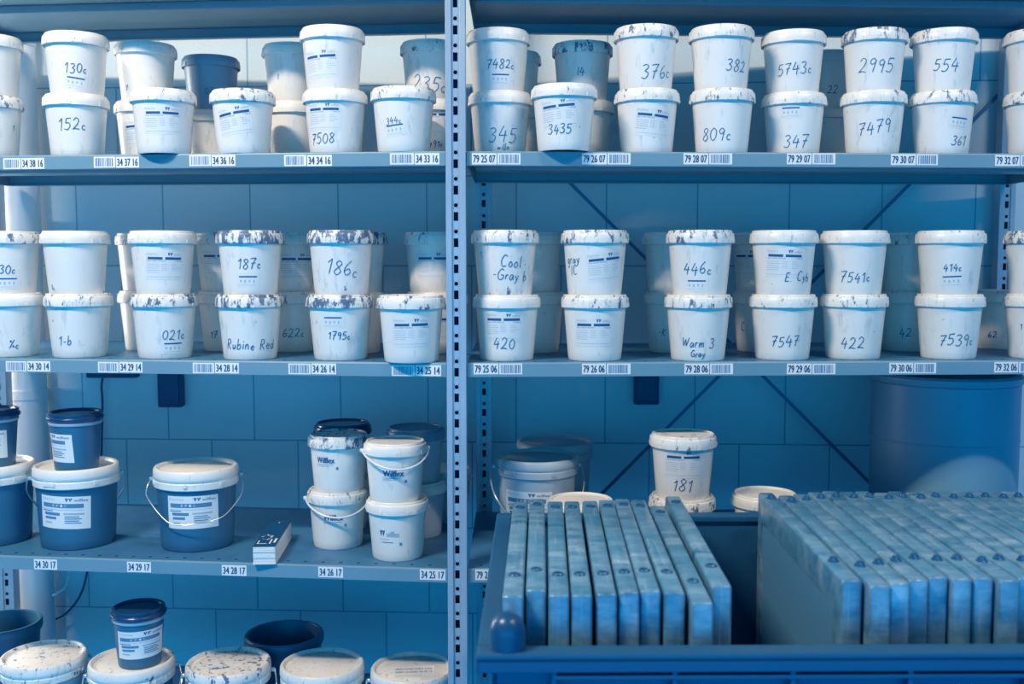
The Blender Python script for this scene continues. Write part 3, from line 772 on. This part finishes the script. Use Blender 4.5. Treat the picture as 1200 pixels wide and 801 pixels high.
# ------------------------------------------------------------------ middle shelf, bay tagged 79
pot('R', 2, 594, .075, 'white pot handwritten 420 under its label, below the Cool Gray pot', stain=.18, dirt=.3, lab=('bar', -.12, .52, .0), hw=(H(('420', .021, 0)), -.10, .20))
pot('R', 2, 592, .075, 'smeared white pot handwritten Cool Gray b, on the pot marked 420', 1, stain=.55, dirt=.95, hw=(H(('Cool', .024, 0), ('-Gray b', .020, 0)), .20, .45, -.05))
pot('R', 2, 626, .250, 'shaded white pot behind the pot marked 420', stain=.2)
pot('R', 2, 624, .250, 'shaded white pot on top behind the Cool Gray b pot', 1, stain=.3)
pot('R', 2, 697, .064, 'white pot with full printed label above tag 79 26 06', stain=.5, dirt=.3, lab=('bar', -.05, .44, .0))
pot('R', 2, 697, .064, 'white pot with tilted label and half of a handwritten Gray', 1, stain=.6, dirt=.3, lab=('bar', .38, .45, .10), hw=(H(('gray', .018, 0), ('IC', .018, 0)), -.72, .50, .08))
pot('R', 2, 790, .235, 'shaded white pot handwritten K, behind the Warm Gray pot', stain=.2, hw=(H(('-K', .018, 0)), -.45, .28, -.1))
pot('R', 2, 786, .235, 'shaded white pot on top behind the pot marked 446c', 1, stain=.3, dirt=.4)
pot('R', 2, 818, .058, 'white pot handwritten Warm Gray 3, under the pot marked 446c', stain=.5, dirt=.45, hw=(H(('Warm 3', .019, 0), ('Gray', .014, 0)), .02, .21, -.02))
pot('R', 2, 822, .066, 'white pot handwritten 446c with underline and splotched lid', 1, stain=.6, dirt=.4, hw=(H(('446c', .022, 1)), -.08, .34, .0), lab=('strip', -.10, .20, 0))
pot('R', 2, 893, .250, 'shaded white pot marked C, behind the pot marked 7547', stain=.2, hw=(H(('C', .020, 0)), -.70, .35))
pot('R', 2, 890, .250, 'shaded white pot on top behind the labelled pot that reads E. Cyb', 1, stain=.3, lab=('bar', -.5, .5, 0))
pot('R', 2, 917, .068, 'white pot handwritten 7547 with an ink blot', stain=.35, dirt=.3, hw=(H(('7547', .021, 0)), .12, .22, .04))
pot('R', 2, 917, .060, 'white pot handwritten E. Cyb below its label, on the pot marked 7547', 1, stain=.35, dirt=.4, lab=('bar', .05, .50, -.03), hw=(H(('E. Cyb', .018, 0)), .52, .23))
pot('R', 2, 1000, .078, 'white pot handwritten 422, under the pot marked 7541c', stain=.45, dirt=.55, hw=(H(('422', .022, 0)), .0, .18))
pot('R', 2, 1001, .078, 'white pot handwritten 7541c, on the pot marked 422', 1, stain=.35, dirt=.25, hw=(H(('7541c', .020, 0)), .05, .22))
pot('R', 2, 1063, .250, 'shaded white pot handwritten 42, behind the pot marked 7539c', stain=.2, hw=(H(('42', .019, 0)), -.05, .25))
pot('R', 2, 1060, .250, 'shaded white pot with a blot on its lid, behind the pot marked 414c', 1, stain=.45)
pot('R', 2, 1112, .070, 'white pot handwritten 7539c, under the pot marked 414c', stain=.3, dirt=.45, hw=(H(('7539c', .021, 0)), .30, .22, .04))
pot('R', 2, 1110, .066, 'white pot handwritten 414c with thick underline, on the pot marked 7539c', 1, stain=.32, dirt=.35, hw=(H(('414c', .015, 1)), .10, .38), lab=('strip', .10, .26, .05))
pot('R', 2, 1170, .300, 'dim white pot alone near the wall between the last two middle stacks', stain=.3, hw=(H(('62', .014, 0)), -.2, .20))
pot('R', 2, 1216, .066, 'white pot cut by the picture edge, bottom one above tag 79 32 06', stain=.4, hw=(H(('1', .012, 0)), -.5, .45))
pot('R', 2, 1217, .066, 'white pot marked Coo at the picture edge above tag 79 32 06', 1, stain=.75, dirt=.4, hw=(H(('Cool', .016, 0), ('Gray', .016, 0)), -.15, .30))

# ------------------------------------------------------------------ low shelf, bay tagged 34
B = dict(kind='big', col='dark', cat='bucket', name='ink_bucket')
pot('L', 3, -8, .122, 'dark lidded bucket at the picture edge under a small black pot', stain=.1, lab=('epic', -.75, .45, 0), py=590, **B)
pot('L', 3, -9, .115, 'small black pot at the picture edge on a dark bucket', kind='small', col='dark', lid='dark', on='big', lab=('epicsmall', -.53, .42, -.03), py=505)
pot('L', 3, 91, .120, 'dark bucket with white lid and big label, under the small black labelled pot', stain=.12, lab=('epic', -.35, .48, -.05), py=590, bail=('back', PI), **B)
pot('L', 3, 89, .095, 'small black pot with narrow label, on the dark bucket above tag 34 30 17', kind='small', col='dark', lid='dark', on='big', lab=('epicsmall', -.965, .42, -.03), py=510)
pot('L', 3, 231, .133, 'dark bucket alone on the shelf with white lid and wire handle hanging in front', stain=.12, lab=('epic', -.12, .50, 0), bail=('wire', 0.0), py=592, **B)
pot('L', 3, 396, .160, 'white pot with bold printed name and white handle, beneath the stained lid pot', lab=('wilflex', -.10, .56, 0), stain=.45, dirt=.1, bail=('plastic', .05), py=610, kind='pail')
pot('L', 3, 397, .160, 'white pot with bold printed name and grey stained lid, upper of its pair', 1, lab=('wilflex', -.42, .58, 0), stain=.62, dirt=.3, py=543, kind='pail')
pot('L', 3, 403, .305, 'shaded white pot on the shelf behind the pair with bold printed names', stain=.2, py=600, kind='pail')
pot('L', 3, 402, .305, 'white pot with dark lid rising behind the grey stained lid', 1, lid='dark', py=535, kind='pail')
pot('L', 3, 466, .086, 'white pot with small printed logo on the shelf, under the handled pot', lab=('logo', -.22, .48, 0), stain=.05, dirt=.05, bail=None, py=625, kind='pail')
pot('L', 3, 462, .086, 'white pot with bold printed name and handle, on the pot with small logo', 1, lab=('wilflex', .0, .50, 0), stain=.1, dirt=.1, bail=('plastic', .12), py=545, kind='pail')
pot('L', 3, 490, .262, 'pale pot on the shelf beneath the dark lidded one, behind the handled pair', col='pale', stain=.15, py=600, kind='pail')
pot('L', 3, 483, .262, 'pale pot with dark lid top, tallest of the cluster by the upright', 1, col='pale', lid='grey', stain=.3, py=520, kind='pail')
pot('L', 3, 521, .400, 'pale pot in shade near the wall beside the upright on the low shelf', col='pale', stain=.15, py=570, kind='pail')

# ------------------------------------------------------------------ low shelf, bay tagged 79
T = dict(kind='tall', col='pale', cat='bucket', name='ink_bucket')
pot('R', 3, 629, .200, 'large pale bucket with handle behind the row of metal frames', lid='pale', stain=.1, lab=('epic', -.25, .48, 0), bail=('back', .1), py=565, **T)
pot('R', 3, 650, .385, 'large pale bucket in shade directly behind another large bucket', lid='pale', stain=.1, py=550, **T)
pot('R', 3, 681, .035, 'white lidded pot just showing over the ends of the metal frames', stain=.05, py=590)
pot('R', 3, 799, .064, 'white pot with splattered lid, under the pot marked 181', stain=.5, py=610)
pot('R', 3, 800, .064, 'white pot handwritten 181 below its label, behind the crate', 1, stain=.4, dirt=.2, lab=('bar', .02, .58, 0), hw=(H(('181', .025, 0)), .0, .16, -.08), py=540)
pot('R', 3, 896, .075, 'white lidded pot between the pot marked 181 and the crate of frames', stain=.15, py=590)
# pale drum under the middle shelf
dr = MB(); R = .16
dr.lathe([(0, 0), (R - .006, 0), (R, .006), (R, .205), (R + .0012, .2065), (R + .0012, .209), (R, .2105), (R, .335), (R - .01, .345)], 64)
X, Y = on_shelf('R', 1105, 520, .30)
drum = tag(link('plastic_drum', None, None, (X, Y, SHELF_Z[3] + .0004)), 'large pale round drum on the low shelf behind the crate', 'drum')
link('drum_body', dr.mesh('drum_body', [M_drum]), drum)
dl = MB(); dl.lathe([(R - .011, .338), (R + .004, .338), (R + .006, .342), (R + .006, .352), (R, .357), (R - .012, .357), (R - .018, .350), (0, .350)], 64)
link('lid', dl.mesh('drum_lid', [M_drum]), drum)

# ------------------------------------------------------------------ bottom shelf
pot('L', 4, 52, .086, 'big lidded bucket on the bottom shelf at the picture edge', stain=.45, kind='big', col='pale', cat='bucket', name='ink_bucket', bail=('back', .15), py=790)
pot('L', 4, 155, .078, 'big dark bucket on the bottom shelf with a small black pot on its lid', stain=.35, bail=('back', 0), py=790, **B)
pot('L', 4, 163, .072, 'small black pot with wide label on a bottom shelf bucket lid', kind='small', col='dark', lid='dark', on='big', lab=('epicsmall', .12, .44, .02), py=735)
pot('L', 4, 268, .086, 'big dark bucket with speckled lid beside the one carrying a black pot', stain=.55, bail=('back', -.1), py=790, **B)
pot('L', 4, 378, .100, 'big pale bucket with streaked lid, bottom shelf, second from the upright', stain=.3, kind='big', col='pale', cat='bucket', name='ink_bucket', py=790)
e_b = pot('L', 4, 484, .096, 'big pale bucket with a printed sheet on its lid, beside the upright', stain=.3, kind='big', col='pale', cat='bucket', name='ink_bucket', bail=('back', .05), py=790)
pot('L', 4, 333, .262, 'open dark bucket behind the speckled and streaked lids', lid=None, kind='big', col='open', cat='bucket', name='ink_bucket', py=740)
pot('L', 4, 2, .270, 'open dark bucket at the picture edge near the wall, bottom shelf', lid=None, kind='big', col='open', cat='bucket', name='ink_bucket', py=735)
b = MB(); fl = lambda e: (lambda u, v: (u, v, .1673 + e))
rect(b, -.040, .045, -.045, .012, fl(0), 0, 2)
for k in range(2): put_text(b, ('PRINTING INKS 1000', 'KEEP CLOSED 34 25 17')[k], -.036, .040, -.006 - k * .016, .002 - k * .016, fl(.0003), 1)
rect(b, -.036, .02, -.038, -.036, fl(.0003), 2, 2)
link('printed_sheet', b.mesh('printed_sheet', [M_paper, M_print, M_faint]), e_b, (0, 0, 0), .1)

# ------------------------------------------------------------------ swatch deck
p0 = on_shelf('L', 311, 655, .004); z0 = SHELF_Z[3] + .0004
deck = tag(link('swatch_deck', None, None, (p0[0], p0[1], z0), -.16), 'colour swatch fan deck lying end-on at the shelf edge', 'swatch deck')
deck.rotation_euler = (0, 0, .05)
b = MB()
for k in range(9): b.box(-.0225 + .0004 * (k % 2), .0225 - .0004 * (k % 3), -.012 + .0006 * (k % 3), .188, .0012 + k * .0039, .0047 + k * .0039, 0, .0003)
link('colour_leaves', b.mesh('colour_leaves', [M_paper]), deck)
b = MB(); b.box(-.0232, .0232, -.0124, .19, 0, .0012, 0, .0003); link('back_cover', b.mesh('back_cover', [M_paper]), deck)
b = MB(); b.box(-.0225, .0225, -.0115, .19, .0364, .0380, 0, .0004)
zt = .0381
def flat(u, v): return (u, v, zt)
rect(b, -.018, .002, .004, .007, flat, 1, 1); rect(b, -.018, -.0155, .007, .03, flat, 1, 1); rect(b, .006, .009, .004, .04, flat, 1, 1); rect(b, .0135, .018, .012, .045, flat, 1, 1)
for k in range(10):
    a = k * .63; ribbon(b, [(-.006 + .008 * math.cos(a), .052 + .016 * math.sin(a)), (-.006 + .012 * math.cos(a + .5), .058 + .018 * math.sin(a + .5))], .003, flat, 2 if k % 2 else 1)
link('cover', b.mesh('cover', [M_darklid, M_paper, M_printmid]), deck)
b = MB(); b.lathe([(0, .0402), (.0025, .0402), (.004, .0392), (.0045, .0381)], 16, 0, (0, .176, 0)); link('rivet', b.mesh('rivet', [M_bolt]), deck)

# ------------------------------------------------------------------ dark wall boxes and cable
def wall_box(px, y0, y1, w, name, label, cat):
    P0 = at_y(px, y1, 2.66); Yw = wall_y(P0.x) - .001; s = Yw / 2.66
    zb = CAMZ + (P0.z - CAMZ) * s; zt_ = CAMZ + (at_y(px, y0, 2.66).z - CAMZ) * s
    t = tag(link(name, None, None, (P0.x * s, Yw, zb)), label, cat)
    b = MB(); b.box(-w / 2, w / 2, -.036, -.003, 0, zt_ - zb, 0, .004); link('case', b.mesh('case', [M_black]), t)
    b = MB(); b.box(-w * .42, w * .42, -.042, -.0362, .008, zt_ - zb - .006, 0, .003); link('cover_plate', b.mesh('cover_plate', [M_black]), t)
    return t


wall_box(204, 425, 475, .062, 'dark_wall_box', 'dark box on the wall above the lone handled dark bucket', 'electrical box')  # plain dark block against the wall, below the shelf
wall_box(756, 425, 472, .062, 'dark_wall_box', 'dark box on the wall above the pot marked 181', 'electrical box')
wall_box(136, 420, 441, .13, 'cable_box', 'low wide dark box on the wall with a cable hanging from it', 'electrical box')
b = MB(); pts = [at_y(121, 441, 2.72), at_y(119, 452, 2.725), at_y(120, 480, 2.73), at_y(117, 560, 2.73), at_y(105, 650, 2.73), at_y(95, 695, 2.725), at_y(72, 722, 2.72), at_y(45, 726, 2.715), at_y(22, 720, 2.70)]
b.tube(smooth_path(pts, 8), .0028, 8, 0)
tag(link('wall_cable', b.mesh('wall_cable', [M_black])), 'thin dark cable hanging down the wall beside the white pipe', 'cable')
b = MB(); pts = [at_y(84, 672, 2.715), at_y(78, 684, 2.70), at_y(66, 695, 2.70), at_y(48, 702, 2.70), at_y(20, 704, 2.69)]
pts[0].z += .05
b.tube(smooth_path(pts, 8), .0028, 8, 0)
tag(link('wall_cable', b.mesh('wall_cable', [M_wire])), 'short pale cable curving along the wall below shelf tag 34 30 17', 'cable')

# ------------------------------------------------------------------ trolley, crate and printing frames
CX0, CX1, CY0, CY1 = -.042, 1.02, 1.172, 1.85
RIM = CAMZ - .455; CB = RIM - .35
def shear(p): return Vector((p.x + .022 * (p.y - CY0), p.y + .012 * p.x, p.z))
crate = tag(link('storage_crate', None, None, (0, 0, CB)), 'large blue plastic crate holding upright metal frames', 'crate')
b = MB(); hh = RIM - CB; t = .007
x0, x1, y0, y1 = CX0 + .018, CX1 - .018, CY0 + .018, CY1 - .018
b.box(x0, x1, y0, y1, 0, .008, 0, .001, shear)
b.box(x0, x1, y0, y0 + t, .006, hh - .002, 0, .001, shear); b.box(x0, x1, y1 - t, y1, .006, hh - .002, 0, .001, shear)
b.box(x0, x0 + t, y0, y1, .006, hh - .002, 0, .001, shear); b.box(x1 - t, x1, y0, y1, .006, hh - .002, 0, .001, shear)
# rounded rim with a turned-down lip, second flange and ribs
for a in ((CX0, CX1, CY0, CY0 + .030), (CX0, CX1, CY1 - .030, CY1), (CX0, CX0 + .026, CY0 + .029, CY1 - .029), (CX1 - .030, CX1, CY0 + .029, CY1 - .029)):
    b.box(*a, hh - .012, hh, 0, .003, shear)
for a in ((CX0, CX1, CY0, CY0 + .004), (CX0, CX1, CY1 - .004, CY1), (CX0, CX0 + .004, CY0, CY1), (CX1 - .004, CX1, CY0, CY1)):
    b.box(*a, hh - .022, hh - .004, 0, .0015, shear)
b.box(CX0 + .09, CX1 - .02, CY0 + .001, y0, hh - .031, hh - .026, 0, .001, shear)
for z in (.05, .17): b.box(CX0 + .004, CX1 - .004, CY0 + .003, y0, z, z + .006, 0, .001, shear)
k = .186
b.box(CX0 + .088, CX0 + .094, CY0 + .002, y0, .0, hh - .012, 0, .001, shear)
while k < CX1 - .05:
    b.box(k, k + .006, CY0 + .002, y0, .0, hh - .012, 0, .001, shear); k += .1375
crate_b = link('crate_body', b.mesh('crate_body', [M_crate]), crate)
for X in (CX0 + .036, CX1 - .036):
    b = MB(); b.lathe([(.0215, 0), (.0215, .020), (.0205, .027), (.0175, .034), (.0125, .0395), (.0065, .0425), (0, .0435)], 32)
    q = shear(Vector((X, CY0 + .024, hh - .001))); link('corner_knob', b.mesh('corner_knob', [M_crateknob]), crate, q)

tr = tag(link('trolley', None, None, (.49, 1.50, 0)), 'low steel trolley carrying the blue crate', 'trolley')
b = MB(); b.box(-.56, .56, -.34, .36, CB - .03, CB - .0005, 0, .004); link('deck', b.mesh('deck', [M_trolley]), tr)
for sx in (-1, 1):
    for sy in (-.30, .32):
        b = MB(); b.box(sx * .52 - .016, sx * .52 + .016, sy - .016, sy + .016, .10, CB - .031, 0, .003); lg = link('leg', b.mesh('leg', [M_trolley]), tr)
        b = MB(); b.box(sx * .52 - .014, sx * .52 + .014, sy - .02, sy + .02, .095, .102); pr2 = [(.0, -.012), (.05, -.012), (.05, .012), (0, .012)]
        m2 = MB(); m2.lathe(pr2, 24)
        b.add([(sx * .52 + v[2], sy + v[0], .0502 + v[1]) for v in m2.v], m2.f, 0, False)
        link('castor', b.mesh('castor', [M_black]), lg)


FR_LEN, FR_H, FR_T, BAR = .50, .345, .0256, .040
def frame_meshes():
    T, L, Hh, w = FR_T, FR_LEN, FR_H, BAR
    bm = bmesh.new(); rings = []
    for x in (-T / 2, T / 2):
        rings.append([bm.verts.new((x, y, z)) for y, z in ((0, 0), (L, 0), (L, Hh), (0, Hh))] + [bm.verts.new((x, y, z)) for y, z in ((w, w), (L - w, w), (L - w, Hh - w), (w, Hh - w))])
    p, q = rings
    for k in range(4):
        n = (k + 1) % 4
        bm.faces.new((p[k], p[n], p[4 + n], p[4 + k])); bm.faces.new((q[k], q[4 + k], q[4 + n], q[n]))
        bm.faces.new((p[k], q[k], q[n], p[n])); bm.faces.new((p[4 + k], p[4 + n], q[4 + n], q[4 + k]))
    bmesh.ops.recalc_face_normals(bm, faces=bm.faces)
    bmesh.ops.bevel(bm, geom=[e for e in bm.edges if abs(e.verts[0].co.x - e.verts[1].co.x) > .001 or max(abs(v.co.y - L / 2) for v in e.verts) > L / 2 - .001 or max(abs(v.co.z - Hh / 2) for v in e.verts) > Hh / 2 - .001], offset=.0032, segments=3, affect='EDGES', profile=.5)
    bm.verts.index_update(); b = MB(); b.add([v.co for v in bm.verts], [[v.index for v in f.verts] for f in bm.faces], 0, True); bm.free()
    me = b.mesh('frame_tube', [M_alu])
    g = MB(); g.box(-T / 2 + .001, -T / 2 + .0022, w - .006, L - w + .006, w - .006, Hh - w + .006); gm = g.mesh('screen_mesh', [M_fabric])
    c = MB(); c.lathe([(.0080, 0), (.0080, .0014), (.0070, .0024), (.0046, .0026), (.0040, .0010), (0, .0008)], 24)
    bm_ = c.mesh('bolt', [M_bolt])
    c = MB(); c.lathe([(.0078, 0), (.0078, .0014), (.0068, .0024), (.0056, .0026), (.0052, .0056), (.0040, .0066), (0, .0068)], 24)
    return me, gm, bm_, c.mesh('stud', [M_bolt])


FM, FG, FB, FS = frame_meshes()
def frame(Xf, Yf, Xr, zt_, label, lean, group, stud=False):
    z = CB + .0085
    r = tag(link('screen_frame', None, None, (Xf, Yf, z)), label, 'printing frame', group)
    yaw = -math.atan2(Xr - Xf, FR_LEN); r.rotation_euler = (0, lean, yaw)
    s = (zt_ - z) / FR_H
    link('frame_tube', FM, r).scale = (1, 1, s); link('mesh_panel', FG, r).scale = (1, 1, s)
    for q in (.085, FR_LEN - .045): link('bolt', FS if stud else FB, r, (0, q, FR_H * s - .0002))
    return r


fronts = [(601, 698, 610, 586), (628, 691, 629.5, 583), (655, 697, 650.5, 586), (682, 697, 670.5, 586), (711, 696, 692, 586), (737.5, 694, 713, 585), (762.5, 692, 732, 585), (791, 694, 753, 585), (824, 706, 771, 590), (846, 686, 789, 583)]
LABS = ['metal screen frame nearest the rounded crate knob', 'second metal frame from the crate knob, set slightly back', 'third metal frame from the crate knob', 'fourth metal frame from the crate knob',
        'fifth metal frame from the crate knob, with a worn shiny top', 'sixth metal frame from the crate knob', 'seventh metal frame from the crate knob', 'eighth metal frame from the crate knob',
        'metal frame sitting lower and further forward than its neighbours', 'last metal frame before the gap in the crate, leaning outward']
XF = [(f[0] - 600) / F for f in fronts]
lastx = -9
for (xf, yf, xr, yr), lab_ in zip(fronts, LABS):
    zt_ = CAMZ - .411 - (.004 if yf > 700 else 0)
    a, bb, c = ray(xf, yf); Yf = (zt_ - CAMZ) / (c / bb); a2, b2, c2 = ray(xr, yr); Yr = Yf + FR_LEN
    Xf, Xr = a / bb * Yf, a2 / b2 * Yr
    Xf = max(Xf, lastx + FR_T + .0012); lastx = Xf
    frame(Xf, Yf, Xf + max(-.002, min(.016, Xr - Xf)) if Xf < .2 else Xf + .014, zt_, lab_, 0.0, 'metal frames in the front half of the crate')
nm = ['first', 'second', 'third', 'fourth', 'fifth', 'sixth', 'seventh', 'eighth', 'ninth', 'tenth', 'eleventh', 'twelfth', 'thirteenth', 'fourteenth', 'fifteenth', 'sixteenth']
for i in range(16):
    yf = (680, 686, 683, 679, 676, 678, 677, 680, 677, 679, 676, 678, 677, 676, 678, 676)[i]
    zt_ = CAMZ - .405; a, bb, c = ray(998.5 + 26.2 * i, yf); Yf = (zt_ - CAMZ) / (c / bb)
    Xf = .4300 + i * .0284 + (.0006 if i % 3 == 1 else 0)
    lab_ = ('first metal frame after the gap, showing its pale mesh panel' if i == 0 else nm[i] + ' metal frame after the gap in the crate')
    frame(Xf, Yf, Xf + .011, zt_, lab_, 0.0, 'metal frames after the gap in the crate', True)
